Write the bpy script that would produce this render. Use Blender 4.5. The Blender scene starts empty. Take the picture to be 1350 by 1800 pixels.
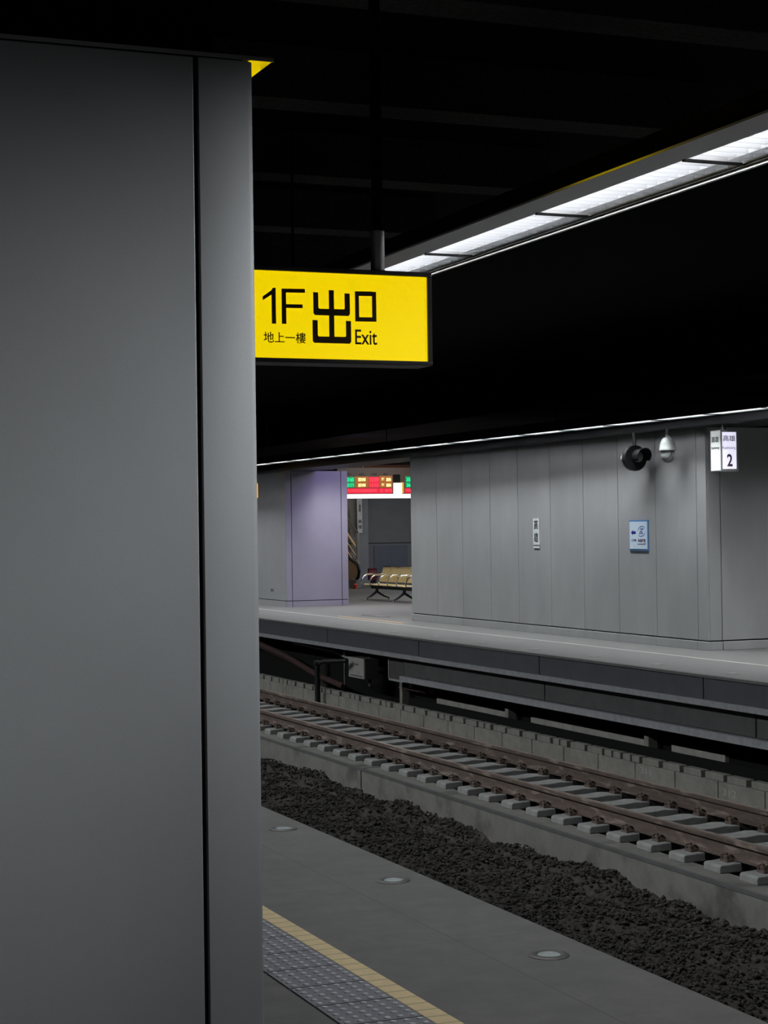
import bpy, bmesh, math, random
from mathutils import Vector, Matrix
random.seed(7)
PI = math.pi
sc = bpy.context.scene
C = sc.collection

# ---------------------------------------------------------------- camera, world, exposure
EYE = 1.6
yaw, pitch, roll = math.atan(1310/3200), math.atan(30/3200), .0138
fw = Vector((math.sin(yaw)*math.cos(pitch), math.cos(yaw)*math.cos(pitch), math.sin(pitch)))
rt = Vector((math.cos(yaw), -math.sin(yaw), 0)); up = rt.cross(fw)
rt2 = rt*math.cos(roll) - up*math.sin(roll); up2 = up*math.cos(roll) + rt*math.sin(roll)
cd = bpy.data.cameras.new('camera'); cam = bpy.data.objects.new('camera', cd); C.objects.link(cam)
cd.sensor_fit = 'VERTICAL'; cd.sensor_height = 36; cd.lens = 64; cd.clip_end = 300
cam.matrix_world = Matrix(((rt2.x, up2.x, -fw.x, 0), (rt2.y, up2.y, -fw.y, 0), (rt2.z, up2.z, -fw.z, EYE), (0, 0, 0, 1)))
sc.camera = cam
sc.view_settings.view_transform = 'Standard'; sc.view_settings.look = 'None'
sc.view_settings.exposure = 0; sc.view_settings.gamma = 1; sc.view_settings.use_curve_mapping = False
w = bpy.data.worlds.new('dark_station'); sc.world = w; w.use_nodes = True
w.node_tree.nodes['Background'].inputs[0].default_value = (.6, .65, .8, 1)
w.node_tree.nodes['Background'].inputs[1].default_value = .004

def area(name, loc, sx, sy, power, col=(1, 1, 1), rot=(0, 0, 0), spread=180):
    l = bpy.data.lights.new(name, 'AREA'); l.shape = 'RECTANGLE'; l.size = sx; l.size_y = sy
    l.energy = power; l.color = col; l.spread = math.radians(spread)
    o = bpy.data.objects.new(name, l); C.objects.link(o); o.location = loc; o.rotation_euler = rot
    return o
COOL = (.93, .97, 1)
# the fluorescent runs: near platform edge, with added angled washes, and far platform edge
NEAR_P, FAR_P, LEFT_P, RIGHT_P = 7, 13, 3.5, 11.5      # watts per metre of run
FA = math.atan((12.22-11.77)/17.5)          # the far run drifts slightly towards the edge
def farx(y): return 12.22 - (y-18)*math.tan(FA)
R_ = math.radians
for y, n in ((-3, 4.6), (1.8, 4.6), (8.4, 7), (15.6, 7), (22.8, 7), (30, 7), (37.2, 7)):
    area('near_run_light', (3.872, y, 2.944), .012, n, NEAR_P*n, COOL, spread=150)
    area('near_run_track_wash', (3.872, y, 2.942), .012, n, RIGHT_P*n, COOL, rot=(0, -R_(51), 0), spread=72)  # tilted wash added to brighten the track side
for i in range(6):
    area('near_run_platform_wash', (3.864, -2+1.2*i, 2.935), .03, .5, LEFT_P*1.2, COOL, rot=(0, R_(67), -R_(35)), spread=50)  # aimed wash lamps added to brighten the near column
for y in (12, 18, 24, 30, 36):
    area('far_run_light', (farx(y)-.135, y, 2.944), .03, 5.9, FAR_P*5.9, COOL, rot=(0, 0, FA), spread=96)

# ---------------------------------------------------------------- helpers
def node_mat(name): m = bpy.data.materials.new(name); m.use_nodes = True; return m, m.node_tree, m.node_tree.nodes['Principled BSDF']
def mat(name, col, rough=.6, metal=0, var=0, scale=6, bump=0, bscale=40, emit=0, ecol=None, spec=.5, stain=None, stretch=None):
    m, nt, b = node_mat(name)
    b.inputs['Base Color'].default_value = (*col, 1); b.inputs['Roughness'].default_value = rough
    b.inputs['Metallic'].default_value = metal; b.inputs['Specular IOR Level'].default_value = spec
    if emit:
        b.inputs['Emission Color'].default_value = (*(ecol or col), 1); b.inputs['Emission Strength'].default_value = emit
    N, L = nt.nodes.new, nt.links.new
    if var or bump or stain:
        tc = N('ShaderNodeTexCoord'); src = tc.outputs['Object']
        if stretch:
            mp = N('ShaderNodeMapping'); mp.inputs['Scale'].default_value = stretch; L(src, mp.inputs['Vector']); src = mp.outputs['Vector']
    last = None
    if var:
        n = N('ShaderNodeTexNoise'); n.inputs['Scale'].default_value = scale; n.inputs['Detail'].default_value = 8; n.inputs['Roughness'].default_value = .65
        L(src, n.inputs['Vector'])
        r = N('ShaderNodeMapRange'); r.inputs[1].default_value = .3; r.inputs[2].default_value = .7
        r.inputs[3].default_value = 1-var; r.inputs[4].default_value = 1+var; L(n.outputs['Fac'], r.inputs[0])
        mx = N('ShaderNodeVectorMath'); mx.operation = 'SCALE'; mx.inputs[0].default_value = col; L(r.outputs[0], mx.inputs['Scale'])
        L(mx.outputs[0], b.inputs['Base Color']); last = mx.outputs[0]
    if stain:
        scol, ssc, lo, hi = stain
        n = N('ShaderNodeTexNoise'); n.inputs['Scale'].default_value = ssc; n.inputs['Detail'].default_value = 6; n.inputs['Roughness'].default_value = .6
        L(src, n.inputs['Vector'])
        r = N('ShaderNodeMapRange'); r.inputs[1].default_value = lo; r.inputs[2].default_value = hi; L(n.outputs['Fac'], r.inputs[0])
        x = N('ShaderNodeMix'); x.data_type = 'RGBA'; L(r.outputs[0], x.inputs['Factor'])
        if last: L(last, x.inputs[6])
        else: x.inputs[6].default_value = (*col, 1)
        x.inputs[7].default_value = (*scol, 1); L(x.outputs[2], b.inputs['Base Color'])
    if bump:
        n = N('ShaderNodeTexNoise'); n.inputs['Scale'].default_value = bscale; n.inputs['Detail'].default_value = 5; L(src, n.inputs['Vector'])
        bp = N('ShaderNodeBump'); bp.inputs['Strength'].default_value = bump; bp.inputs['Distance'].default_value = .01
        L(n.outputs['Fac'], bp.inputs['Height']); L(bp.outputs[0], b.inputs['Normal'])
    return m
def joints(m, specs, width, dark=.45):
    """thin darker joint lines in world metres; specs = [(axis, offset, pitch or None)]"""
    nt = m.node_tree; b = nt.nodes['Principled BSDF']; N, L = nt.nodes.new, nt.links.new
    tc = N('ShaderNodeTexCoord'); sp = N('ShaderNodeSeparateXYZ'); L(tc.outputs['Object'], sp.inputs[0]); prev = None
    for ax, off, pitch_ in specs:
        s = N('ShaderNodeMath'); s.operation = 'SUBTRACT'; L(sp.outputs[ax], s.inputs[0]); s.inputs[1].default_value = off; o = s.outputs[0]
        if pitch_:
            p = N('ShaderNodeMath'); p.operation = 'PINGPONG'; L(o, p.inputs[0]); p.inputs[1].default_value = pitch_/2; o = p.outputs[0]
        a = N('ShaderNodeMath'); a.operation = 'ABSOLUTE'; L(o, a.inputs[0])
        c = N('ShaderNodeMath'); c.operation = 'LESS_THAN'; L(a.outputs[0], c.inputs[0]); c.inputs[1].default_value = width/2
        if prev:
            mm = N('ShaderNodeMath'); mm.operation = 'MAXIMUM'; L(prev, mm.inputs[0]); L(c.outputs[0], mm.inputs[1]); prev = mm.outputs[0]
        else: prev = c.outputs[0]
    x = N('ShaderNodeMix'); x.data_type = 'RGBA'; L(prev, x.inputs['Factor'])
    lk = [l for l in nt.links if l.to_socket == b.inputs['Base Color']]
    if lk: L(lk[0].from_socket, x.inputs[6]); base = None
    else: x.inputs[6].default_value = b.inputs['Base Color'].default_value
    c0 = b.inputs['Base Color'].default_value
    x.inputs[7].default_value = (c0[0]*dark, c0[1]*dark, c0[2]*dark, 1)
    L(x.outputs[2], b.inputs['Base Color'])
    return m

class MB:
    def __init__(s): s.v = []; s.f = []
    def add(s, vs, fs):
        k = len(s.v); s.v += [tuple(v) for v in vs]; s.f += [tuple(i+k for i in f) for f in fs]; return s
    def box(s, x0, x1, y0, y1, z0, z1):
        return s.add([(x0,y0,z0),(x1,y0,z0),(x1,y1,z0),(x0,y1,z0),(x0,y0,z1),(x1,y0,z1),(x1,y1,z1),(x0,y1,z1)],
                     [(0,3,2,1),(4,5,6,7),(0,1,5,4),(1,2,6,5),(2,3,7,6),(3,0,4,7)])
    def prism(s, pts, a, b, axis='y'):
        """closed 2-D outline swept from a to b along an axis; pts are the other two coordinates in order"""
        def P(p, t): return {'y': (p[0], t, p[1]), 'x': (t, p[0], p[1]), 'z': (p[0], p[1], t)}[axis]
        n = len(pts); vs = [P(p, a) for p in pts] + [P(p, b) for p in pts]
        fs = [tuple(range(n))[::-1], tuple(range(n, 2*n))] + [(i, (i+1) % n, n+(i+1) % n, n+i) for i in range(n)]
        return s.add(vs, fs)
    def tube(s, pts, r, seg=10, cap=True):
        pts = [Vector(p) for p in pts]; n = len(pts); vs = []; fs = []
        rs = r if isinstance(r, (list, tuple)) else [r]*n
        ref = Vector((0, 0, 1))
        d0 = (pts[1]-pts[0]).normalized()
        if abs(d0.dot(ref)) > .95: ref = Vector((1, 0, 0))
        a = d0.cross(ref).normalized()
        for i, p in enumerate(pts):
            d = ((pts[min(i+1, n-1)]-p).normalized() + (p-pts[max(i-1, 0)]).normalized())
            d = d.normalized() if d.length > 1e-6 else d0
            a = (a - d*a.dot(d)).normalized(); b = d.cross(a)
            for k in range(seg):
                t = 2*PI*k/seg; vs.append(p + (a*math.cos(t)+b*math.sin(t))*rs[i])
        for i in range(n-1):
            for k in range(seg):
                fs.append((i*seg+k, i*seg+(k+1) % seg, (i+1)*seg+(k+1) % seg, (i+1)*seg+k))
        if cap: fs += [tuple(range(seg))[::-1], tuple(range((n-1)*seg, n*seg))]
        return s.add(vs, fs)
    def lathe(s, prof, seg=24, c=(0, 0, 0), axis='z'):
        """prof = [(radius, height)]"""
        vs = []; fs = []
        for r, h in prof:
            for k in range(seg):
                t = 2*PI*k/seg; a, b = r*math.cos(t), r*math.sin(t)
                p = {'z': (a, b, h), 'y': (a, h, b), 'x': (h, a, b)}[axis]
                vs.append((p[0]+c[0], p[1]+c[1], p[2]+c[2]))
        for i in range(len(prof)-1):
            for k in range(seg): fs.append((i*seg+k, i*seg+(k+1) % seg, (i+1)*seg+(k+1) % seg, (i+1)*seg+k))
        fs += [tuple(range(seg))[::-1], tuple(range((len(prof)-1)*seg, len(prof)*seg))]
        return s.add(vs, fs)
    def mesh(s, name, m):
        me = bpy.data.meshes.new(name); me.from_pydata(s.v, [], s.f); me.materials.append(m)
        bm = bmesh.new(); bm.from_mesh(me); bmesh.ops.recalc_face_normals(bm, faces=bm.faces); bm.to_mesh(me); bm.free()
        return me
    def build(s, name, m, parent=None, bevel=0, smooth=False, seg=2):
        me = s.mesh(name, m)
        if bevel:
            bm = bmesh.new(); bm.from_mesh(me)
            es = [e for e in bm.edges if len(e.link_faces) == 2 and e.calc_face_angle(0) > .6]
            bmesh.ops.bevel(bm, geom=es, offset=bevel, segments=seg, profile=.5, affect='EDGES', clamp_overlap=True)
            bm.to_mesh(me); bm.free()
        if smooth:
            for p in me.polygons: p.use_smooth = True
            try: me.set_sharp_from_angle(angle=math.radians(40))
            except Exception: pass
        o = bpy.data.objects.new(name, me); C.objects.link(o)
        if parent: o.parent = parent; o.matrix_parent_inverse = Matrix.Identity(4)
        return o
def tag(o, label, cat, group=None):
    o['label'] = label; o['category'] = cat
    if group: o['group'] = group
    return o
def struct(o, label=None):
    o['kind'] = 'structure'
    if label: o['label'] = label
    return o
def thing(name, label, cat, loc=(0, 0, 0), rz=0, group=None):
    o = bpy.data.objects.new(name, None); C.objects.link(o); o.location = loc; o.rotation_euler = (0, 0, rz)
    o.empty_display_size = .1
    return tag(o, label, cat, group)
kids = {}
def copy_tree(o, parent=None):
    c = o.copy(); C.objects.link(c)
    if parent: c.parent = parent
    for ch in o.children: copy_tree(ch, c)
    return c
def text(name, s, x0, x1, z0, z1, m, parent, depth=.001, facing='front', plane=0, bold=0.0):
    """lettering fitted to a box. facing front: reads along +X, plane = Y. facing side: reads along -Y, plane = X (x0,x1 are Y left,right)"""
    cu = bpy.data.curves.new(name, 'FONT'); cu.body = s; cu.size = 1; cu.resolution_u = 3; cu.offset = bold
    t = bpy.data.objects.new('temporary', cu); C.objects.link(t)
    bpy.context.view_layer.update(); dg = bpy.context.evaluated_depsgraph_get()
    me = bpy.data.meshes.new_from_object(t.evaluated_get(dg)); bpy.data.objects.remove(t); bpy.data.curves.remove(cu)
    xs = [v.co.x for v in me.vertices]; ys = [v.co.y for v in me.vertices]
    if not xs: return None
    a, b, c, d = min(xs), max(xs), min(ys), max(ys)
    for v in me.vertices:
        u = (v.co.x-a)/max(b-a, 1e-6); q = (v.co.y-c)/max(d-c, 1e-6)
        h = x0+(x1-x0)*u; z = z0+(z1-z0)*q
        v.co = (h, plane, z) if facing == 'front' else (plane, h, z)
    me.materials.clear(); me.materials.append(m); me.name = name
    o = bpy.data.objects.new(name, me); C.objects.link(o)
    if parent: o.parent = parent
    if depth:
        so = o.modifiers.new('thickness', 'SOLIDIFY'); so.thickness = depth; so.offset = 0
    return o

# ---------------------------------------------------------------- materials
M = {}
M['panel'] = mat('brushed_grey_panel', (.30, .305, .31), .45, .1, var=.05, scale=3, bump=.04, bscale=220)
M['column'] = mat('grey_column_panel', (.28, .285, .29), .48, .1, var=.04, scale=2, bump=.05, bscale=260)
M['wallpanel'] = mat('weathered_grey_wall_panel', (.30, .305, .305), .5, .05, var=.1, scale=1.5, stretch=(1, 1, .35), bump=.05, bscale=120)
M['groove'] = mat('black_joint', (.012, .012, .013), .8)
M['lavender'] = mat('lavender_tinted_panel', (.33, .32, .38), .45, .05, var=.04, scale=2)  # purple light put into the colour of the grey cladding
M['floor'] = joints(mat('grey_granite_paving', (.126, .124, .116), .7, 0, var=.18, scale=7, bump=.1, bscale=90, stain=((.10, .10, .095), 1.3, .5, .75)),
                    [(0, 2.92, None), (1, 8.05, 1.6)], .008, .7)
M['floor_far'] = joints(mat('pale_granite_paving', (.098, .098, .094), .65, 0, var=.1, scale=5, bump=.08, bscale=60), [(0, 11.1, 1.2), (1, 20, 1.2)], .01, .8)
M['tactile'] = mat('blue_grey_tactile_tile', (.17, .172, .195), .6, 0, var=.1, scale=25)
M['dome'] = mat('highlit_pale_studs', (.42, .42, .46), .4, 0)  # paler than the tiles: highlights on the studs put into their colour
M['yellowtile'] = joints(mat('buff_yellow_tile', (.74, .58, .31), .65, 0, var=.08, scale=20), [(1, 7.218, .0873)], .006, .35)
M['conc'] = mat('raw_concrete', (.102, .099, .088), .85, 0, var=.2, scale=5, bump=.3, bscale=60, stain=((.045, .043, .04), 1.5, .53, .66))
M['conc_low'] = mat('low_wall_concrete', (.15, .146, .128), .85, 0, var=.2, scale=7, bump=.25, bscale=60, stain=((.08, .075, .065), 2.2, .5, .8))
M['litpatch'] = mat('lit_patch_concrete', (.2, .195, .175), .85, 0, var=.2, scale=6)  # paler concrete standing for the lit parts of the back wall
M['ledge'] = mat('dusty_ledge_concrete', (.10, .10, .095), .9, 0, var=.15, scale=8, bump=.2, bscale=70)
M['sleeper'] = mat('sleeper_concrete', (.15, .15, .145), .85, 0, var=.25, scale=9, bump=.3, bscale=70)
M['seatblock'] = mat('oil_stained_concrete', (.028, .024, .021), .8, 0, var=.3, scale=14)
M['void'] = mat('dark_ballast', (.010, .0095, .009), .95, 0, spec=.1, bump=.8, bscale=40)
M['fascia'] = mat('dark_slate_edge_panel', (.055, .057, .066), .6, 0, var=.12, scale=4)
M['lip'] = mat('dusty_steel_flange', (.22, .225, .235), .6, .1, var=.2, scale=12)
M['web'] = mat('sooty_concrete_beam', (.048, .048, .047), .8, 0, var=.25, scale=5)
M['rust'] = mat('rusty_rail_steel', (.055, .038, .03), .8, .1, var=.35, scale=18, bump=.4, bscale=50, stain=((.17, .135, .11), 11, .55, .7), stretch=(1, .25, 1))
M['railhead'] = mat('worn_rail_top', (.30, .24, .20), .4, .7, var=.2, scale=14)
M['clip'] = mat('rusty_fastener', (.07, .05, .04), .8, .2, var=.3, scale=30)
M['stone'] = mat('black_ballast_stone', (.030, .027, .025), .9, 0, var=.7, spec=.15, scale=14)
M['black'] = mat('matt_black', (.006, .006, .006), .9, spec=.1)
M['blackmetal'] = mat('black_painted_metal', (.008, .008, .009), .5, 0, spec=.25)
M['ceiling'] = mat('black_sprayed_ceiling', (.005, .0045, .005), .95, spec=.05)
M['beam'] = mat('sprayed_concrete_beam', (.085, .08, .08), .95, 0, spec=.1, var=.4, scale=30, bump=.6, bscale=50)
M['alu'] = mat('white_louvre_blade', (.82, .83, .85), .35, .15)
M['white'] = mat('white_enamel', (.8, .8, .8), .4)
M['trough'] = mat('dark_grey_trough_metal', (.30, .29, .28), .24, 1)
M['mirror'] = mat('polished_soffit_metal', (.75, .74, .72), .07, 1)
M['tube_far'] = mat('fluorescent_tube_bright', (1, 1, 1), .5, emit=28, ecol=(.95, .97, 1))
M['tube'] = mat('fluorescent_tube', (1, 1, 1), .5, emit=10, ecol=(.95, .97, 1))
M['edge'] = mat('bright_trim', (.5, .5, .5), .35, .6)
M['sign_yellow'] = mat('lit_yellow_sign_face', (.5, .4, .0), .5, emit=1.0, ecol=(.86, .635, .0))
M['sign_ink'] = mat('dark_sign_ink', (.08, .045, .0), .6)
M['sign_frame'] = mat('dark_bronze_frame', (.07, .065, .06), .35, .5)
M['sign_white'] = mat('lit_white_sign_face', (.7, .7, .75), .5, emit=.85, ecol=(.82, .80, 1))
M['sign_pale'] = mat('faint_glow_sign_face', (.62, .64, .62), .5, emit=.12, ecol=(.9, 1, .95))  # weak glow added to the unlit side of the box sign
M['ink'] = mat('black_ink', (.02, .02, .025), .6)
M['plumink'] = mat('dark_plum_ink', (.07, .03, .08), .6)
M['paper'] = mat('white_notice', (.62, .65, .66), .5)
M['bluepanel'] = mat('pale_blue_notice', (.52, .62, .72), .5)
M['blueframe'] = mat('blue_notice_frame', (.07, .2, .42), .5)
M['navy'] = mat('navy_ink', (.03, .02, .22), .5)
M['logoblue'] = mat('logo_blue_ink', (.03, .12, .28), .5)
M['cctv'] = mat('pale_grey_camera_shell', (.2, .21, .205), .45)
M['lens'] = mat('smoked_lens', (.2, .2, .2), .1, 0)
M['glass'] = mat('frosted_lens_glass', (.5, .55, .55), .15)
M['ring'] = mat('stained_metal_ring', (.10, .098, .09), .5, .4)
M['steel'] = mat('chromed_steel', (.7, .7, .7), .2, 1)
M['seat'] = mat('yellow_perforated_steel', (.80, .65, .30), .45, .0, var=.1, scale=30)
M['darksteel'] = mat('dark_bench_steel', (.10, .10, .10), .35, .6)
M['backwall'] = joints(mat('dark_grey_hall_wall', (.16, .165, .17), .6, 0, var=.12, scale=2), [(2, 1.2, None)], .03, .15)
M['backpanel'] = mat('slate_blue_panel', (.12, .13, .16), .5, 0, var=.1, scale=3)
M['pilaster'] = mat('pale_grey_pilaster', (.24, .25, .27), .6, 0, var=.1, scale=3)
M['led_g'] = mat('green_led', (0, .3, .15), .5, emit=1.6, ecol=(.0, .75, .28))
M['led_r'] = mat('red_led', (.3, 0, .02), .5, emit=1.6, ecol=(1, .06, .08))
M['led_rb'] = mat('red_led_field', (.2, 0, .02), .5, emit=.7, ecol=(.9, .0, .03))
M['led_gb'] = mat('green_led_field', (0, .1, .05), .5, emit=.28, ecol=(.0, .6, .15))
M['led_ob'] = mat('orange_led_field', (.1, .03, 0), .5, emit=.3, ecol=(.9, .25, .0))
M['led_o'] = mat('amber_led', (.4, .3, .1), .5, emit=2.2, ecol=(1, .66, .25))
M['board'] = mat('brown_board_case', (.05, .028, .02), .5)
M['lightbox'] = mat('lit_cream_box', (.8, .8, .8), .5, emit=1.3, ecol=(1, .93, .93))
M['cream'] = mat('lit_cream_panel', (.8, .7, .5), .5, emit=.95, ecol=(1, .9, .68))
M['ochre'] = mat('ochre_panel_edge', (.4, .25, .02), .5, emit=.25, ecol=(.9, .5, .02))
M['amber'] = mat('lit_amber_sign', (.6, .3, .02), .5, emit=1, ecol=(.9, .42, .03))
M['warm'] = mat('warm_stair_trim', (.5, .36, .2), .45, .1)
M['redsign'] = mat('dark_red_notice', (.12, .008, .015), .5)
M['redink'] = mat('faded_red_ink', (.4, .1, .1), .5)
M['redpipe'] = mat('dark_red_pipe', (.028, .009, .007), .8)
M['boxwhite'] = mat('grey_control_box_paint', (.22, .215, .20), .6, 0, var=.1, scale=8)
M['boxdark'] = mat('dark_box_side', (.05, .048, .045), .6, .1, var=.2, scale=6)
M['linemark'] = mat('pale_platform_line', (.36, .36, .31), .6, var=.1, scale=12)
M['orangestrip'] = mat('orange_floor_colour', (.33, .21, .12), .6, var=.15, scale=8)
M['chalk'] = mat('faded_chalk_mark', (.24, .235, .22), .9)

# ---------------------------------------------------------------- the setting
Y0, Y1 = -9, 62
struct(MB().box(-10, 3.34, Y0, Y1, -.32, 0).build('floor', M['floor'], bevel=.006), 'near grey stone platform')
struct(MB().box(-10, 3.15, Y0, Y1, -1.7, -.32).build('wall_near_platform_base', M['web']), 'dark wall under the near platform edge')
far_pf = struct(MB().box(10.52, 30, Y0, Y1, -.3, 0).build('floor_far_platform', M['floor_far'], bevel=.006), 'far grey stone platform')
struct(MB().box(-10, 30, Y0, Y1, -1.9, -1.7).build('floor_trackbed', M['void']), 'dark bottom of the track pit')
struct(MB().box(-12, 32, Y0, 66, 4.3, 4.5).build('ceiling', M['ceiling']), 'black ceiling over the tracks')
struct(MB().box(-10.2, -10, Y0, Y1, 0, 4.3).build('wall_left', M['black']))
struct(MB().box(30, 30.2, Y0, Y1, -1.7, 4.3).build('wall_right', M['black']))
struct(MB().box(-12, 32, 62, 62.2, -1.7, 4.3).build('wall_far', M['black']))
struct(MB().box(-12, 32, -9.2, -9, -1.7, 4.3).build('wall_behind', M['black']))
for k in range(-3, 8):
    y = 7.5+2.03*k
    o = MB().box(-9.9, 6.05, y, y+.28, 4.0, 4.3).build('ceiling_beam', M['beam'])
    struct(o, 'dark sprayed crossbeam under the near ceiling')
# soffit over the far platform edge and the hall ceiling behind it
struct(MB().box(12.36, 13.2, 8, 60, 2.84, 2.99).build('trim_soffit', M['blackmetal'], bevel=.01), 'black soffit edge above the far platform')
struct(MB().box(13.2, 29.9, 8, 60, 3.5, 3.6).build('ceiling_far_hall', M['black']))

# far platform edge construction
f = MB(); cuts = [Y0, 5.2, 9.05, 12.88, 16.72, 20.55, 24.38, 28.2, 32.05, 36, 40, Y1]
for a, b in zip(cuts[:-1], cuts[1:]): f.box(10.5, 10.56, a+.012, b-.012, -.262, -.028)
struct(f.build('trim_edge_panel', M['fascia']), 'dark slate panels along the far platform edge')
struct(MB().box(10.475, 10.56, Y0, Y1, -.028, .002).build('trim_nosing', M['ledge']), 'thin nosing on the far platform edge')
struct(MB().box(10.47, 10.56, Y0, Y1, -.33, -.264).build('trim_flange', M['lip']), 'pale steel flange below the far platform edge')
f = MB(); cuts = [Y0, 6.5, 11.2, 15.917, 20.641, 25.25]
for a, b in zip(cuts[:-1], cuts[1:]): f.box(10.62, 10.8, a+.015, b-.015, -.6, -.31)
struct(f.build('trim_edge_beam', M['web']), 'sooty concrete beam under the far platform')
struct(MB().box(10.55, 10.8, Y0, 25.25, -.69, -.61).build('trim_lower_flange', M['lip']), 'second pale flange under the far platform beam')
struct(MB().box(11.06, 11.2, Y0, Y1, -1.7, -.3).build('wall_under_far_platform', M['black']), 'back of the hollow under the far platform with its shade painted black')  # shade in the hollow painted as a black back wall
for a, b in ((13.4, 15.9), (17.1, 18.22), (18.73, 21.8), (22.4, 24.9)):
    struct(MB().box(11.0, 11.06, a, b, -1.7, -.905).build('wall_lit_patch', M['litpatch'], bevel=.006), 'lit patch of the back wall under the far platform, painted as paler concrete')  # lit patches of the back wall, shaped as separate paler strips
for y in (11.1, 14.85, 18.5, 22.2, 25.9, 29.6):
    struct(MB().box(10.86, 10.99, y, y+.1, -1.7, -.69).build('wall_pier', M['conc_low'], bevel=.01), 'concrete pier under the far platform')
tag(MB().prism([(10.4, -1.05), (10.7, -1.05), (10.7, -1.03), (10.43, -1.03), (10.43, -.875), (10.4, -.875)], Y0+.1, 24.5).build('cable_tray', M['black']),
    'long black cable tray behind the low trackside wall', 'cable tray')
# low trackside wall with panel joints and its capping blocks
f = MB(); y = 20.194-.84*14
while y < 45:
    f.box(10.2, 10.34, y+.008, y+.832, -1.7, -1.03); y += .84
lw = struct(f.build('wall_trackside', M['conc_low'], bevel=.006), 'low concrete wall behind the far rail')
text('wall_number', '311', 17.55, 17.33, -1.13, -1.06, M['chalk'], lw, .001, 'side', 10.198)
text('wall_number', '312', 15.9, 15.66, -1.16, -1.09, M['chalk'], lw, .001, 'side', 10.198)
blk = None; y = 12.1; k = 0
while y < 31:
    L_ = .345; 
    if blk is None:
        blk = MB().box(10.21, 10.31, 0, L_, -1.03, -.955).build('capping_block', M['conc_low'], bevel=.008); o = blk
    else: o = blk.copy(); C.objects.link(o)
    o.location = (random.uniform(-.004, .004), y+random.uniform(-.01, .01), 0)
    s = random.choice((1, 1, .95, .5)); 
    if s == .5:
        o.scale = (1, .46, 1); o2 = blk.copy(); C.objects.link(o2); o2.scale = (1, .46, 1); o2.location = (0, y+.2, 0)
        tag(o2, 'small pale block capping the low trackside wall', 'block', 'capping blocks along the low wall')
    tag(o, 'small pale block capping the low trackside wall', 'block', 'capping blocks along the low wall')
    y += .423

# ---------------------------------------------------------------- track
f = MB()
f.prism([(7.9, -1.7), (10.15, -1.7), (10.15, -1.26), (9.75, -1.26), (9.72, -1.4), (8.19, -1.4), (8.17, -1.235), (7.925, -1.235), (7.9, -1.26)], Y0, 20.11)
f.prism([(7.9, -1.7), (10.15, -1.7), (10.15, -1.26), (9.75, -1.26), (9.72, -1.4), (8.19, -1.4), (8.17, -1.235), (7.925, -1.235), (7.9, -1.26)], 20.15, Y1)
slab = struct(f.build('floor_track_slab', M['conc']), 'long concrete slab kerb carrying the track')
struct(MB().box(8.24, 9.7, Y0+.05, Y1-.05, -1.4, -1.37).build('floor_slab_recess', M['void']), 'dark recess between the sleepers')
MB().box(7.896, 7.93, Y0, Y1, -1.264, -1.2325).build('slab_edge_line', M['web'], slab)['label'] = 'dark line along the slab edge'
def sleeper():
    r = thing('sleeper', 'concrete sleeper with rusty clips under both rails', 'sleeper', (0, 0, 0), 0, 'concrete sleepers along the track')
    m = MB()
    m.prism([(8.085, -1.235), (8.085, -1.185), (8.1, -1.168), (8.295, -1.16), (8.30, -1.235)], -.125, .125)
    m.prism([(8.38, -1.37), (8.38, -1.172), (8.5, -1.160), (8.72, -1.172), (9.06, -1.172), (9.2, -1.160), (9.355, -1.172), (9.36, -1.37)], -.125, .125)
    m.prism([(9.53, -1.37), (9.53, -1.172), (9.69, -1.172), (9.69, -1.25), (9.62, -1.37)], -.125, .125)
    m.build('sleeper_body', M['sleeper'], r, bevel=.008)
    for a, b in ((8.30, 8.38), (9.36, 9.53)): MB().box(a, b, -.09, .09, -1.37, -1.172).build('rail_seat', M['seatblock'], r)['label'] = 'dark oil stained rail seat'
    for x in (8.34, 9.44):
        MB().box(x-.075, x+.075, -.085, .085, -1.172, -1.154).build('rail_pad', M['clip'], r)
        for s in (-1, 1):
            c = MB(); c.box(x+s*.105-.035, x+s*.105+.035, -.055, .055, -1.172, -1.145)
            c.lathe([(.02, -1.145), (.02, -1.12), (.012, -1.11), (.012, -1.09)], 8, (x+s*.115, 0, 0))
            c.tube([(x+s*.13, -.04, -1.14), (x+s*.135, -.045, -1.115), (x+s*.1, -.04, -1.105), (x+s*.06, -.02, -1.125), (x+s*.06, .02, -1.125), (x+s*.1, .04, -1.105), (x+s*.135, .045, -1.115), (x+s*.13, .04, -1.14)], .009, 6)
            c.build('rail_clip', M['clip'], r)
    return r
sl = sleeper()
for k in range(-4, 42):
    o = sl if k == -4 else copy_tree(sl)
    o.location = (random.uniform(-.006, .006), 12.80+.5412*k, random.uniform(-.003, -.001))
prof = [(-.0635, -.153), (.0635, -.153), (.0635, -.142), (.012, -.125), (.008, -.105), (.008, -.05), (.03, -.04), (.0325, -.03), (.0325, -.008), (.026, 0), (-.026, 0), (-.0325, -.008), (-.0325, -.03), (-.03, -.04), (-.008, -.05), (-.008, -.105), (-.012, -.125), (-.0635, -.142)]
for x, lab in ((8.34, 'near rusty steel rail on the concrete sleepers'), (9.44, 'far rusty steel rail beside the low concrete wall')):
    r = thing('rail', lab, 'rail', (x, 0, -1.0))
    MB().prism(prof, -8.9, 61.9).build('rail_body', M['rust'], r)
    MB().box(-.023, .023, -8.9, 61.9, .0, .002).build('running_surface', M['railhead'], r)['label'] = 'shiny worn top of the rail'

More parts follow.
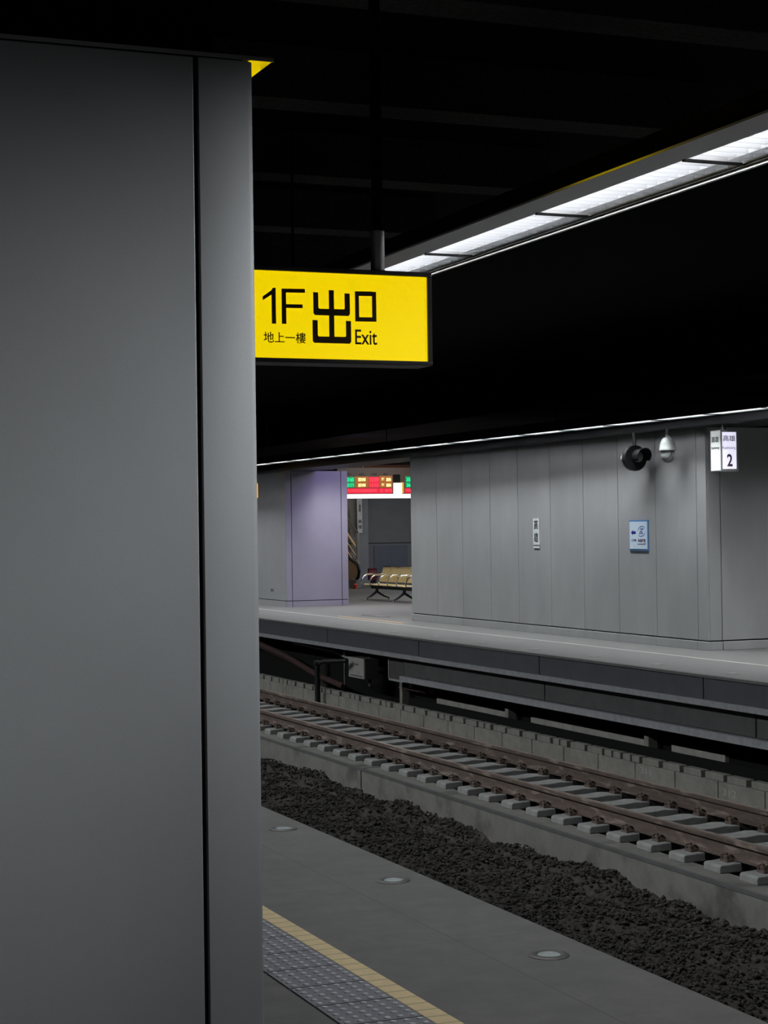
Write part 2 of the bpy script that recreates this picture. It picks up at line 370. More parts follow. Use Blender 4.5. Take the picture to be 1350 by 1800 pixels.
# black ballast: bed plus loose stones
def bedz(x, y):
    return -1.56+.035*math.sin(x*5.1+y*1.7)+.03*math.sin(y*4.3+x*2)+.02*math.sin(y*11+x*7) + (.05 if x > 7.6 else 0)
vs = []; fs = []; nx, ny = 26, 170
for j in range(ny+1):
    for i in range(nx+1):
        x = 5.0+2.9*i/nx; y = 3+30*j/ny; vs.append((x, y, bedz(x, y)+random.uniform(-.015, .015)))
for j in range(ny):
    for i in range(nx):
        a = j*(nx+1)+i; fs.append((a, a+1, a+nx+2, a+nx+1))
bt = bmesh.new(); bmesh.ops.create_icosphere(bt, subdivisions=1, radius=1); bt.verts.ensure_lookup_table()
iv = [v.co.copy() for v in bt.verts]; fi = [tuple(v.index for v in f_.verts) for f_ in bt.faces]; bt.free()
for n in range(42000):
    x = random.uniform(5.9, 7.89); y = 3.5+(random.random()**1.5)*26
    s = random.uniform(.010, .024); k = len(vs); a = random.uniform(0, 6.28); ca, sa = math.cos(a), math.sin(a)
    q = (random.uniform(.7, 1.5), random.uniform(.6, 1.1), random.uniform(.5, .9)); z = bedz(x, y)+random.uniform(0, .03)
    for v in iv:
        j_ = random.uniform(.75, 1.2)*s; X_, Y_ = v.x*q[0]*j_, v.y*q[1]*j_
        vs.append((min(x+X_*ca-Y_*sa, 7.898), y+X_*sa+Y_*ca, z+v.z*q[2]*j_))
    fs += [(p+k, q_+k, r_+k) for p, q_, r_ in fi]
me = bpy.data.meshes.new('ballast'); me.from_pydata(vs, [], fs); me.materials.append(M['stone'])
bal = bpy.data.objects.new('ballast', me); C.objects.link(bal); bal['kind'] = 'stuff'
tag(bal, 'black crushed stone ballast filling the near track bed', 'ballast')

# ---------------------------------------------------------------- near platform details
tag(MB().box(2.365, 2.445, 1, 14, .0, .004).build('warning_strip', M['yellowtile']), 'narrow buff yellow tile line along the near platform', 'platform line')
tp = thing('tactile_paving', 'blue grey studded tactile tiles beside the buff yellow line', 'tactile paving')
f = MB()
y = 5.75-.26*16
while y < 12: f.box(2.082, 2.361, y+.005, y+.255, 0, .005); y += .26
f.build('tactile_tile', M['tactile'], tp)
f = MB(); y = 5.75-.26*8
while y < 9.2:
    for i in range(6):
        for j in range(5):
            cx, cy = 2.082+.279*(i+.5)/6, y+.26*(j+.5)/5
            f.lathe([(.0125, .005), (.0105, .0085), (.006, .0098)], 8, (cx, cy, 0))
    y += .26
o = f.build('studs', M['dome'], tp, smooth=True); o['kind'] = 'stuff'; o['label'] = 'rows of small pale raised studs'
def disc(x, y, lab, grp=None, g='platform_edge_light'):
    r = thing(g, lab, 'floor light', (x, y, 0), 0, grp)
    MB().lathe([(.078, 0), (.078, .002), (.072, .005), (.047, .006), (.045, .0045), (.045, 0)], 40).build('metal_ring', M['ring'], r, smooth=True)
    MB().lathe([(.044, 0), (.044, .004), (.036, .0065), (.012, .0072)], 32).build('glass_lens', M['glass'], r, smooth=True)
    return r
disc(3.18, 9.26, 'round floor light nearest the big column')
disc(3.16, 7.67, 'round floor light in the middle of the near platform edge row')
disc(3.13, 6.08, 'round floor light nearest the bottom of the picture')
fd = disc(10.82, 18.207, 'small round floor light on the far platform edge', 'floor lights on the far platform')
for y in (16.65, 19.7, 21.3, 22.9, 24.5, 26.1):
    o = copy_tree(fd); o.location = (10.83, y, 0)

# ---------------------------------------------------------------- near column
col = thing('column', 'huge grey metal clad column filling the left side', 'column', (1.0, 5.6, 0))
def cb(x0, x1, y0, y1, z0, z1): return MB().box(x0-1.0, x1-1.0, y0-5.6, y1-5.6, z0, z1)
cb(.38, 1.62, 4.975, 6.225, 0, 2.9).build('core', M['groove'], col)
cb(.53, 1.462, 4.95, 4.97, .12, 2.943).build('cladding_panel', M['column'], col, bevel=.003)
m = MB(); m.prism([(1.478-1, 4.95-5.6), (1.622-1, 4.95-5.6), (1.636-1, 4.956-5.6), (1.642-1, 4.97-5.6), (1.642-1, 5.12-5.6), (1.622-1, 5.12-5.6), (1.622-1, 4.972-5.6), (1.478-1, 4.972-5.6)], .12, 2.943, 'z')
m.build('corner_panel', M['column'], col, smooth=True)
cb(1.622, 1.642, 5.135, 6.05, .12, 2.943).build('cladding_panel', M['column'], col, bevel=.003)
cb(.36, .515, 4.95, 4.97, .12, 2.943).build('corner_panel', M['column'], col, bevel=.003)
cb(.35, 1.65, 4.94, 6.24, 0, .105).build('baseboard', M['column'], col, bevel=.004)
cb(.30, 1.70, 4.945, 6.3, 2.95, 2.96).build('cap_plate', M['mirror'], col)
cb(.30, 1.70, 4.940, 4.945, 2.9455, 2.957).build('cap_edge', M['edge'], col)
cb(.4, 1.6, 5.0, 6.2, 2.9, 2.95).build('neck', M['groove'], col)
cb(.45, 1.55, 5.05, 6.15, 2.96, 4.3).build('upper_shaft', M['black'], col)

# ---------------------------------------------------------------- light runs
def fixture(lab, grp):
    r = thing('ceiling_light', lab, 'ceiling light', (0, 0, 2.95), 0, grp)
    h = MB(); h.box(-.125, .125, .005, 1.195, .1, .104); h.box(-.128, -.124, .005, 1.195, 0, .104); h.box(.124, .128, .005, 1.195, 0, .104)
    h.box(-.125, .125, .005, .02, -.004, .1); h.build('housing', M['white'], r)
    for x in (-.062,): MB().tube([(x, .03, .075), (x, 1.17, .075)], .013, 10).build('tube', M['tube'], r, smooth=True)
    l = MB()
    n = 14
    for i in range(n):
        y = .05+1.1*(i+.5)/n
        l.prism([(y-.0015, .046), (y+.0015, .046), (y+.0015, .002), (y-.0015, .002)], -.12, .12, 'x')
    for x in (.045, -.118, .118): l.prism([(x-.006, .044), (x+.006, .044), (x+.001, .003), (x-.001, .003)], .03, 1.17)
    l.build('louvre', M['alu'], r)
    MB().box(-.13, .13, -.004, .012, -.006, .004).build('end_bracket', M['blackmetal'], r)
    return r
nl = fixture('white louvred strip light above the near platform edge', 'strip lights of the near run')
for k in range(-5, 30):
    o = nl if k == -5 else copy_tree(nl)
    o.location = (3.717, 5.79+1.195*k, 2.95)
fl = copy_tree(nl)
for ch in fl.children:
    if ch.name.startswith('tube'):
        ch.data = ch.data.copy(); ch.data.materials[0] = M['tube_far']
for k in range(0, 26):
    o = fl if k == 0 else copy_tree(fl)
    y = 9.5+1.2*k; o.location = (farx(y), y, 2.95); o.rotation_euler = (0, 0, FA)
    tag(o, 'white louvred strip light above the far platform edge', 'ceiling light', 'strip lights of the far run')
# continuous troughs that carry the fittings
tr = thing('light_trough', 'dark metal trough carrying the near strip lights', 'light trough', (0, 0, 0))
t = MB(); t.prism([(3.43, 2.955), (3.435, 2.948), (3.585, 2.948), (3.585, 3.07), (3.58, 3.07), (3.58, 2.956), (3.45, 2.975)], -4, 42); t.build('left_flange', M['trough'], tr, smooth=False)
MB().box(3.85, 3.856, -4, 42, 2.945, 3.07).build('right_side', M['trough'], tr)
MB().box(3.882, 3.9, -4, 42, 2.94, 2.97).build('outer_lip', M['trough'], tr)
MB().box(3.856, 3.9, -4, 42, 2.955, 2.968).build('lip_web', M['trough'], tr)
MB().box(3.58, 3.856, -4, 42, 3.07, 3.09).build('trough_top', M['trough'], tr)
for y in (-2, 2.4, 10.5, 15, 20, 27, 34, 40): MB().tube([(3.72, y, 3.09), (3.72, y, 4.3)], .008, 8).build('hanger_rod', M['black'], tr)
tr = thing('light_trough', 'dark metal trough carrying the thin distant strip lights', 'light trough', (farx(18), 18, 0), FA)
t = MB(); t.box(-.16, -.155, -9, 23, 2.95, 3.07); t.box(-.115, -.1295, -9, 23, 2.955, 3.07); t.box(.13, .145, -9, 23, 2.945, 3.07); t.box(-.16, .145, -9, 23, 3.07, 3.09)
t.build('trough_body', M['blackmetal'], tr)
for y in (-7, -1, 5, 11, 17, 22): MB().tube([(0, y, 3.09), (0, y, 4.3)], .008, 8).build('hanger_rod', M['black'], tr)

# ---------------------------------------------------------------- yellow exit sign
SY = 7.1
sg = thing('exit_sign', 'lit yellow hanging sign with 1F and Exit in dark letters', 'sign', (2.55, SY, 2.295))
def sx(x): return x-2.55
def szz(z): return z-2.295
m = MB(); X0s, X1s, Z0s, Z1s = 1.9, 3.142, 2.294, 2.692
m.box(sx(X0s), sx(X1s), 0, .16, szz(Z1s-.02), szz(Z1s)); m.box(sx(X0s), sx(X1s), 0, .16, szz(Z0s), szz(Z0s+.018))
m.box(sx(X0s), sx(X0s+.02), 0, .16, szz(Z0s+.018), szz(Z1s-.02)); m.box(sx(3.122), sx(X1s), 0, .16, szz(Z0s+.018), szz(Z1s-.02))
m.box(sx(X0s), sx(X1s), .15, .16, szz(Z0s), szz(Z1s))
m.build('frame', M['sign_frame'], sg, bevel=.003)
MB().box(sx(X0s+.02), sx(3.122), .012, .02, szz(Z0s+.018), szz(Z1s-.02)).build('lit_face', M['sign_yellow'], sg)
def sp(cx, cy):
    u = (cx-30)/1202.; yt = 72+33*u; yb = 672+12*u; v = (cy-yt)/(yb-yt)
    return (sx(2.345+.771*u), szz(2.668-.355*v))
def rect(a, b, c, d): return [(a, b), (c, b), (c, d), (a, d)]
def glyph(name, polys, parent=sg, mt=None, pf=sp, y0=.0095, y1=.0125):
    m = MB()
    for p in polys: m.prism([pf(*q) for q in p], y0, y1)
    return m.build(name, mt or M['sign_ink'], parent)
glyph('lettering_1', [[(180, 187), (180, 437), (152, 437), (152, 235), (92, 275), (92, 248), (150, 205), (162, 187)]])
glyph('lettering_f', [rect(220, 192, 250, 437), rect(250, 192, 380, 219), rect(250, 300, 363, 326)])
glyph('lettering_exit_character', [rect(545, 198, 580, 330), rect(545, 370, 580, 522),
      [(437, 213), (471, 215), (471, 322), (478, 328), (650, 330), (655, 325), (655, 218), (691, 220), (691, 362), (680, 376), (450, 373), (437, 360)],
      [(430, 407), (465, 408), (465, 515), (472, 521), (655, 522), (662, 516), (662, 410), (697, 411), (697, 556), (686, 569), (442, 566), (430, 554)]])
glyph('lettering_mouth_character', [rect(728, 203, 755, 413), rect(848, 205, 877, 413), rect(755, 203, 848, 235), rect(755, 383, 848, 413)])
glyph('lettering_mark', [rect(24, 342, 34, 415)])
a, b = sp(726, 573), sp(880, 471); text('lettering_exit', 'Exit', a[0], b[0], a[1], b[1], M['sign_ink'], sg, .003, 'front', .011, .006)
a, b = sp(95, 568), sp(382, 497); text('lettering_ground_floor', '地上一樓', a[0], b[0], a[1], b[1], M['sign_ink'], sg, .003, 'front', .011, .006)
MB().tube([(sx(2.926), .08, szz(2.69)), (sx(2.926), .08, szz(2.87))], .03, 20).build('pole_lit_part', M['edge'], sg, smooth=True)  # lower pole in grey: its lit part, set off by colour
MB().tube([(sx(2.926), .08, szz(2.87)), (sx(2.926), .08, szz(4.3))], .024, 20).build('hanging_pole', M['black'], sg, smooth=True)  # same pole higher up, its shade painted black
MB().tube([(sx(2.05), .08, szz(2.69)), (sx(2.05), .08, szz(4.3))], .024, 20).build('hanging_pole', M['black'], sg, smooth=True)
MB().tube([(sx(2.926), .08, szz(2.69)), (sx(2.926), .08, szz(2.70))], .04, 20).build('pole_flange', M['sign_frame'], sg, smooth=True)

# ---------------------------------------------------------------- far side: long clad wall
WX, WY0, WY1, WT = 12.55, 19.85, 29.42, 2.84
wl = bpy.data.objects.new('wall_far_enclosure', None); C.objects.link(wl); struct(wl, 'long grey panelled wall on the far platform')
MB().box(WX+.03, 17.5, WY0+.03, WY1-.03, 0, WT).build('wall_core', M['groove'], wl)
js = [19.85, 20.083, 21.10, 22.105, 23.106, 24.128, 25.207, 26.2, 27.261, 28.301, 29.42]
for a, b in zip(js[:-1], js[1:]):
    MB().box(WX, WX+.03, a+.006, b-.006, .125, WT).build('wall_panel', M['wallpanel'], wl, bevel=.004)
m = MB()
for a, b in zip(js[1:-1], js[2:]): m.box(WX-.018, WX+.03, a+.004, b-.004, 0, .108)
m.box(WX-.018, WX+.03, 19.832, 20.079, 0, .108); m.build('baseboard', M['wallpanel'], wl, bevel=.004)
for a, b in ((WX+.03, 12.755), (12.767, 14.6), (14.612, 16.4), (16.412, 17.5)):
    MB().box(a, b, WY0, WY0+.03, .125, WT).build('wall_panel', M['wallpanel'], wl, bevel=.004)
    MB().box(a, b, WY0-.018, WY0+.03, 0, .108).build('baseboard', M['wallpanel'], wl, bevel=.004)
MB().box(WX+.03, 17.5, WY1-.03, WY1, 0, WT).build('wall_panel', M['wallpanel'], wl)

# ---------------------------------------------------------------- far clad pillar
pr = thing('column', 'far grey clad column with lavender light painted on its front beyond the long wall', 'column', (13.2, 37.2, 0))
def pb(x0, x1, y0, y1, z0, z1): return MB().box(x0-13.2, x1-13.2, y0-37.2, y1-37.2, z0, z1)
PX0, PX1, PY0, PY1 = 12.5, 13.9, 36.0, 39.4
pb(PX0+.02, PX1-.02, PY0+.02, PY1-.02, 0, 2.84).build('core', M['groove'], pr)
for a, b, mm in ((PX0+.02, PX0+.135, 'lavender'), (PX0+.15, PX1-.15, 'lavender'), (PX1-.135, PX1, 'lavender')):
    pb(a, b, PY0, PY0+.02, .13, 2.84).build('cladding_panel', M[mm], pr)
    pb(a, b, PY0-.012, PY0+.02, 0, .115).build('baseboard', M[mm], pr)
pb(PX0, PX0+.02, PY0, PY1, .13, 2.84).build('cladding_panel', M['panel'], pr, bevel=.003)
pb(PX0-.012, PX0+.02, PY0-.012, PY1, 0, .115).build('baseboard', M['panel'], pr)
pb(PX1-.02, PX1, PY0+.02, PY1, .13, 2.84).build('cladding_panel', M['panel'], pr)
text('number_mark', '44', 37.02-37.2, 36.8-37.2, .29, .37, M['ink'], pr, .001, 'side', PX0-.001-13.2, .01)

# ---------------------------------------------------------------- signs on the long wall
st = thing('station_name_sign', 'narrow white vertical station name strip on long wall', 'sign', (12.55, 24.577, 1.28))
MB().box(-.012, -.001, -.098, .098, .05, .45).build('plate', M['paper'], st)
MB().box(-.012, -.001, -.098, .098, .0, .03).build('lower_plate', M['paper'], st)
text('character', '高', .068, -.068, .28, .43, M['ink'], st, .001, 'side', -.0135, .012)
text('character', '雄', .068, -.068, .09, .24, M['ink'], st, .001, 'side', -.0135, .012)
mt_ = thing('metro_sign', 'white metro direction sign with blue border and arrow', 'sign', (12.55, 21.53, 1.26))
MB().box(-.014, -.001, -.25, .25, 0, .415).build('border', M['blueframe'], mt_)
MB().box(-.018, -.014, -.233, .233, .022, .393).build('face', M['bluepanel'], mt_)
def mp_(cx, cy): return (.25-.5*(cx-270)/760., .415-.415*(cy-280)/1270.)
def sglyph(name, polys, parent, mt, pf, x0, x1):
    m = MB()
    for p in polys: m.prism([pf(*q) for q in p], x0, x1, 'x')
    return m.build(name, mt, parent)
sglyph('arrow', [[(355, 800), (430, 690), (430, 745), (550, 745), (550, 860), (430, 860), (430, 915)]], mt_, M['navy'], mp_, -.0195, -.018)
def arc(cx, cy, rx, ry, t0, t1, wd, tilt=.25, n=14):
    out = []
    for i in range(n+1):
        t = t0+(t1-t0)*i/n; x, y = rx*math.cos(t), ry*math.sin(t); out.append((x*1, y, t))
    P = []
    for s, seq in ((1, out), (-1, out[::-1])):
        for i, (x, y, t) in enumerate(seq):
            q = 1+s*wd*(math.sin(PI*(t-t0)/(t1-t0)) * .8+.2)
            X_, Y_ = x*q, y*q
            P.append((cx+X_*math.cos(tilt)-Y_*math.sin(tilt), cy+X_*math.sin(tilt)+Y_*math.cos(tilt)))
    return P
sglyph('emblem_ring', [arc(785, 752, 148, 212, PI*.97, PI*1.72, .09), arc(785, 752, 148, 212, -PI*.03, PI*.70, .09)], mt_, M['logoblue'], mp_, -.0195, -.018)
sglyph('emblem', [[(745, 630), (795, 630), (772, 692), (742, 692)], [(822, 630), (878, 630), (825, 697), (780, 697)],
                  [(722, 735), (800, 735), (830, 872), (785, 872), (768, 765), (712, 765)], [(718, 785), (748, 785), (735, 872), (693, 872)]], mt_, M['navy'], mp_, -.0195, -.018)
for s, q in (('150M', (360, 1165, 560, 1065)), ('高雄捷運', (640, 1200, 940, 1060)), ('Kaohsiung MRT', (615, 1315, 960, 1245))):
    a, b = mp_(q[0], q[1]), mp_(q[2], q[3])
    text('lettering', s, a[0], b[0], a[1], b[1], M['navy'] if s == '150M' else M['plumink'], mt_, .001, 'side', -.019, .01)

# ---------------------------------------------------------------- hanging platform number sign
ns = thing('platform_number_sign', 'small lit box sign showing platform number 2 below the black soffit', 'sign', (12.475, 19.3, 2.255))
m = MB(); m.box(-.125, .125, -.12, -.105, 0, .03); m.box(-.125, .125, -.12, -.105, .485, .51); m.box(-.125, -.105, -.12, -.105, .03, .485); m.box(.1, .125, -.12, -.105, .03, .485)
m.box(-.125, .125, .105, .12, 0, .51); m.box(-.12, .125, -.105, .105, .5, .51); m.box(-.12, .125, -.105, .105, 0, .01); m.box(.12, .125, -.105, .105, .01, .5)
m.build('frame', M['edge'], ns, bevel=.002)
MB().box(-.105, .1, -.112, -.105, .03, .485).build('lit_face', M['sign_white'], ns)
MB().box(-.125, -.118, -.105, .105, .01, .5).build('side_face', M['sign_pale'], ns)
text('lettering', '高雄', -.09, .088, .37, .445, M['plumink'], ns, .001, 'front', -.1135, .008)
text('lettering', 'Kaohsiung', -.095, .09, .265, .31, M['plumink'], ns, .001, 'front', -.1135, .0)
text('number', '2', -.035, .045, .06, .215, M['plumink'], ns, .001, 'front', -.1135, .025)
text('lettering', '高雄', .085, -.075, .36, .435, M['ink'], ns, .001, 'side', -.1265, .01)
text('lettering', 'Kaohsiung', .09, -.085, .27, .31, M['ink'], ns, .001, 'side', -.1265, .01)
MB().tube([(0, 0, .51), (0, 0, .585)], .028, 16).build('hanging_pole', M['cctv'], ns, smooth=True)

# ---------------------------------------------------------------- departure signal lamp and dome camera
sgn = thing('signal_lamp', 'round black hooded signal lamp hanging beside the dome camera', 'signal lamp', (12.3, 21.2, 2.5))
MB().tube([(0, 0, .15), (0, 0, .34)], .026, 14).build('hanging_pole', M['darksteel'], sgn, smooth=True)
A = math.radians(-1)     # axis points towards -Y, a little towards +X
def ax(p): x, y, z = p; return (x*math.cos(-A)-y*math.sin(-A), x*math.sin(-A)+y*math.cos(-A), z)
def turned(m): m.v = [ax(v) for v in m.v]; return m
turned(MB().lathe([(.06, .1), (.13, .09), (.168, .05), (.172, .0), (.172, -.03), (.16, -.035), (.155, -.03), (.085, -.028)], 36, axis='y')).build('backplate', M['blackmetal'], sgn, smooth=True)
turned(MB().lathe([(.075, -.03), (.07, -.045), (.045, -.06), (.015, -.066)], 28, c=(.035, 0, .02), axis='y')).build('lens', M['lens'], sgn, smooth=True)
h = MB(); n = 26; v_ = []
for i in range(n+1):
    t = math.radians(-35+250*i/n); c, s_ = math.cos(t), math.sin(t)
    for r, yy in ((.098, -.03), (.108, -.20-.03*math.sin(t)), (.103, -.20-.03*math.sin(t)), (.093, -.03)):
        v_.append((.035+r*c, yy, .02+r*s_))
fc = []
for i in range(n):
    for k in range(4):
        a = i*4+k; b = i*4+(k+1) % 4; fc.append((a, b, b+4, a+4))
h.add(v_, fc); turned(h).build('hood', M['blackmetal'], sgn, smooth=True)
turned(MB().lathe([(.07, .09), (.07, .15), (.055, .19), (.02, .2)], 20, c=(-.05, 0, .0), axis='y')).build('rear_cap', M['boxwhite'], sgn, smooth=True)
dc = thing('dome_camera', 'pale grey dome security camera hanging beside the black lamp', 'security camera', (12.3, 20.35, 2.4))
MB().tube([(0, 0, .33), (0, 0, .44)], .02, 14).build('hanging_pole', M['darksteel'], dc, smooth=True)
MB().lathe([(.03, .36), (.032, .335), (.055, .325), (.08, .30), (.098, .25), (.104, .19), (.108, .185), (.108, .165), (.085, .163)], 32).build('housing', M['cctv'], dc, smooth=True)
MB().lathe([(.088, .165), (.088, .10), (.078, .055), (.055, .022), (.02, .004)], 32).build('dome', M['cctv'], dc, smooth=True)
m = MB(); m.tube([(.0, -.089, .15), (-.01, -.09, .11), (-.035, -.078, .07), (-.07, -.04, .05)], .004, 6); m.build('dome_seam', M['ink'], dc)
MB().lathe([(.022, -.094), (.02, -.086)], 14, c=(.03, 0, .11), axis='y').build('lens', M['lens'], dc)

# ---------------------------------------------------------------- lines on the far platform
struct(MB().box(11.72, 11.76, Y0+1, 58, .0005, .003).build('trim_platform_line', M['linemark']), 'thin pale line along the far platform')
tag(MB().box(11.9, 12.0, 28.4, 31.5, .0005, .004).build('orange_strip', M['orangestrip']), 'short orange strip on the far platform floor', 'floor strip')  # strip of orange colour laid on the floor
tag(MB().box(12.45, 12.62, 30.6, 31.6, .0005, .006).build('floor_grate', M['darksteel']), 'small dark floor grate on the far platform', 'floor grate')

# ---------------------------------------------------------------- under the far platform, left part
cbx = thing('control_box', 'pale grey control box fixed below the far platform edge', 'control box', (10.75, 26.6, -.75))
m = MB(); m.box(-.25, -.01, -.07, .62, 0, .32); m.build('box_body', M['boxdark'], cbx, bevel=.01)
MB().box(-.262, -.25, -.06, .61, .0, .32).build('box_door', M['boxwhite'], cbx, bevel=.004)
MB().box(-.266, -.262, .0, .53, .03, .042).build('door_rail', M['ink'], cbx)
m = MB()
for x0 in (.30, .24, .18, .38): m.box(-.266, -.262, x0, x0+.02, .2, .23)
m.build('door_marks', M['ink'], cbx)
m = MB(); m.tube([(-.1, .1, .32), (-.1, .1, .44)], .02, 8); m.tube([(-.1, .1, 0), (-.1, .1, -.12), (0.05, .1, -.2)], .025, 8); m.build('conduit', M['boxdark'], cbx)
ub = thing('junction_cabinet', 'dark metal cabinet with pale edge under the far platform', 'cabinet', (10.8, 25.6, -.72))
MB().box(-.15, .18, -.28, .3, 0, .4).build('cabinet_body', M['boxdark'], ub, bevel=.008)
m = MB(); m.box(-.165, -.15, .27, .3, 0, .38); m.box(-.165, -.15, -.28, .3, -.0, .03); m.build('cabinet_edge', M['lip'], ub)
tp_ = thing('pipe_stand', 'black T shaped pipe stand rising behind the far rail', 'pipe stand', (10.08, 27.55, -1.7))
MB().tube([(0, 0, 0), (0, 0, 1.16)], .045, 14).build('post', M['blackmetal'], tp_, smooth=True)
MB().tube([(0, 0, 1.13), (.06, -.12, 1.19), (.3, -.55, 1.22)], .035, 12).build('arm', M['blackmetal'], tp_, smooth=True)
MB().lathe([(.06, 1.13), (.065, 1.15), (.06, 1.19), (.02, 1.2)], 14).build('post_cap', M['blackmetal'], tp_, smooth=True)
tag(MB().tube([(10.8, 36, -.42), (10.8, 33, -.5), (10.75, 31, -.66), (10.7, 29.2, -.88), (10.7, 28, -.98)], .05, 10).build('red_pipe', M['redpipe'], smooth=True), 'dark red pipe sloping down under the far platform', 'pipe', 'red pipes under the far platform')
tag(MB().tube([(10.92, 36, -.52), (10.92, 33, -.6), (10.87, 31, -.76), (10.82, 29.2, -.98)], .035, 10).build('red_pipe', M['redpipe'], smooth=True), 'dark red pipe sloping down under the far platform', 'pipe', 'red pipes under the far platform')
tag(MB().tube([(10.9, 31, -.43), (10.9, 29, -.47), (10.72, 27.23, -.55)], .02, 8).build('grey_conduit', M['lip'], smooth=True), 'thin pale conduit running to the control box', 'pipe')
tag(MB().tube([(10.9, 26.1, -.86), (10.9, 25.0, -.86)], .02, 8).build('red_conduit', M['redpipe'], smooth=True), 'short dark red conduit below the cabinet', 'pipe')
tag(MB().tube([(10.7, 27.95, -.33), (10.7, 27.95, -.95)], .008, 8).build('drop_cable', M['lip'], smooth=True), 'thin cable hanging beside the control box', 'cable')

# ---------------------------------------------------------------- waiting bench
bn = thing('bench', 'steel waiting bench with yellow perforated seats behind the long wall', 'bench', (15.5, 37.2, 0))
def BX(x): return x-15.5
for i in range(5):
    yc = 38.42-.52*i-37.2; ya, yb_ = yc-.235, yc+.235
    s_ = MB(); s_.prism([(BX(15.30), .345), (BX(15.33), .365), (BX(15.5), .35), (BX(15.66), .36), (BX(15.67), .345), (BX(15.5), .33), (BX(15.33), .345), (BX(15.31), .33)], ya, yb_)
    s_.build('seat', M['seat'], bn, smooth=False)
    s_ = MB(); s_.prism([(BX(15.68), .41), (BX(15.69), .40), (BX(15.75), .56), (BX(15.82), .735), (BX(15.80), .74), (BX(15.735), .57)], ya, yb_)
    s_.build('backrest', M['seat'], bn)
    MB().tube([(BX(15.80), ya, .745), (BX(15.80), yb_, .745)], .012, 8).build('backrest_rail', M['steel'], bn, smooth=True)
for i in range(6):
    y = 38.68-.52*i-37.2
    MB().tube([(BX(15.74), y, .55), (BX(15.55), y, .575), (BX(15.38), y, .57), (BX(15.30), y, .52), (BX(15.24), y, .40), (BX(15.27), y, .345), (BX(15.4), y, .335)], .017, 8).build('armrest', M['steel'], bn, smooth=True)
    MB().tube([(BX(15.4), y, .33), (BX(15.66), y, .34), (BX(15.72), y, .42), (BX(15.81), y, .745)], .014, 8).build('seat_frame', M['steel'], bn, smooth=True)
MB().box(BX(15.45), BX(15.53), 35.85-37.2, 38.6-37.2, .25, .32).build('beam', M['darksteel'], bn, bevel=.006)
for y in (38.35, 36.75):
    y -= 37.2
    m = MB(); m.tube([(BX(15.5), y, .27), (BX(15.5), y, .17)], .035, 10)
    m.tube([(BX(15.5), y, .19), (BX(15.36), y, .09), (BX(15.24), y, .035)], [.03, .025, .018], 8); m.tube([(BX(15.5), y, .19), (BX(15.66), y, .09), (BX(15.80), y, .035)], [.03, .025, .018], 8)
    m.build('leg', M['darksteel'], bn, smooth=True)
    for x in (15.24, 15.80): MB().lathe([(.03, 0), (.03, .012), (.014, .02), (.014, .04)], 12, (BX(x), y, 0)).build('foot', M['steel'], bn, smooth=True)

# ---------------------------------------------------------------- hanging departure board
bd = thing('departure_board', 'hanging board with green, amber and red glowing train times', 'departure board', (16.3, 40, 2.34))
def DX(x): return x-16.3
def DZ(z): return z-2.34
MB().box(DX(15.2), DX(18.2), .012, .25, DZ(2.43), DZ(3.06)).build('case', M['board'], bd, bevel=.006)
MB().box(DX(15.2), DX(18.2), -.02, .25, DZ(2.335), DZ(2.43)).build('light_strip', M['lightbox'], bd)
def px2(cx, cy):   # board plane from the zoomed look at it
    return DX(15.444+(cx-100)/1170*1.635), DZ(3.046-(cy-250)/(700-250)*.61)
def fld(nm, a, b, c, d, m):
    p, q = px2(a, b), px2(c, d); MB().box(p[0], q[0], .006, .012, q[1], p[1]).build(nm, m, bd)
def led(s_, a, b, c, d, m, bo=.02):
    p, q = px2(a, d), px2(c, b); text('lettering', s_, p[0], q[0], p[1], q[1], m, bd, .002, 'front', .003, bo)
fld('red_field', 100, 600, 925, 690, M['led_rb']); fld('red_field', 500, 400, 690, 590, M['led_rb'])
fld('green_field', 95, 400, 240, 590, M['led_gb']); fld('amber_field', 245, 395, 495, 590, M['led_ob']); fld('amber_field', 695, 385, 925, 590, M['led_ob'])
fld('green_field', 1170, 390, 1280, 590, M['led_gb']); fld('red_field', 1160, 600, 1290, 690, M['led_rb'])
for r_, (a, b, c, d) in enumerate((('3165', '潮州', '12:39', '準點'), ('3171', '潮州', '12:55', '準點'))):
    z0, z1 = (418, 482) if r_ == 0 else (518, 578)
    led(a, 105, z0, 222, z1, M['led_g']); led(b, 300, z0, 436, z1, M['led_o'], .03); led(c, 520, z0+4, 675, z1-2, M['led_r'], .0); led(d, 725, z0, 905, z1, M['led_o'], .03)
    led('35' if r_ == 0 else '36', 1190, z0, 1262, z1, M['led_g'])
led('月台列車資訊自強號區間車準時', 110, 615, 640, 668, M['led_r'], 0); led('至 潮州', 700, 615, 910, 668, M['led_r'], 0); led('列車', 1170, 615, 1262, 665, M['led_r'], 0)
for s_, a, b in (('車次', 125, 185), ('經由', 325, 415), ('時間', 555, 645), ('備註', 765, 860)): led(s_, a, 335, b, 372, M['ink'], 0)
fld('dark_panel', 945, 360, 1075, 500, M['black'])
p, q = px2(945, 510), px2(1090, 700); MB().box(p[0], q[0], -.05, .006, q[1], p[1]).build('lit_cream_panel', M['cream'], bd)
p, q = px2(1090, 500), px2(1132, 690); MB().box(p[0], q[0], -.03, .006, q[1], p[1]).build('ochre_panel', M['ochre'], bd)
for x in (15.9, 17.6): MB().tube([(DX(x), .13, DZ(3.06)), (DX(x), .13, DZ(3.5))], .03, 12).build('hanging_pole', M['darksteel'], bd, smooth=True)
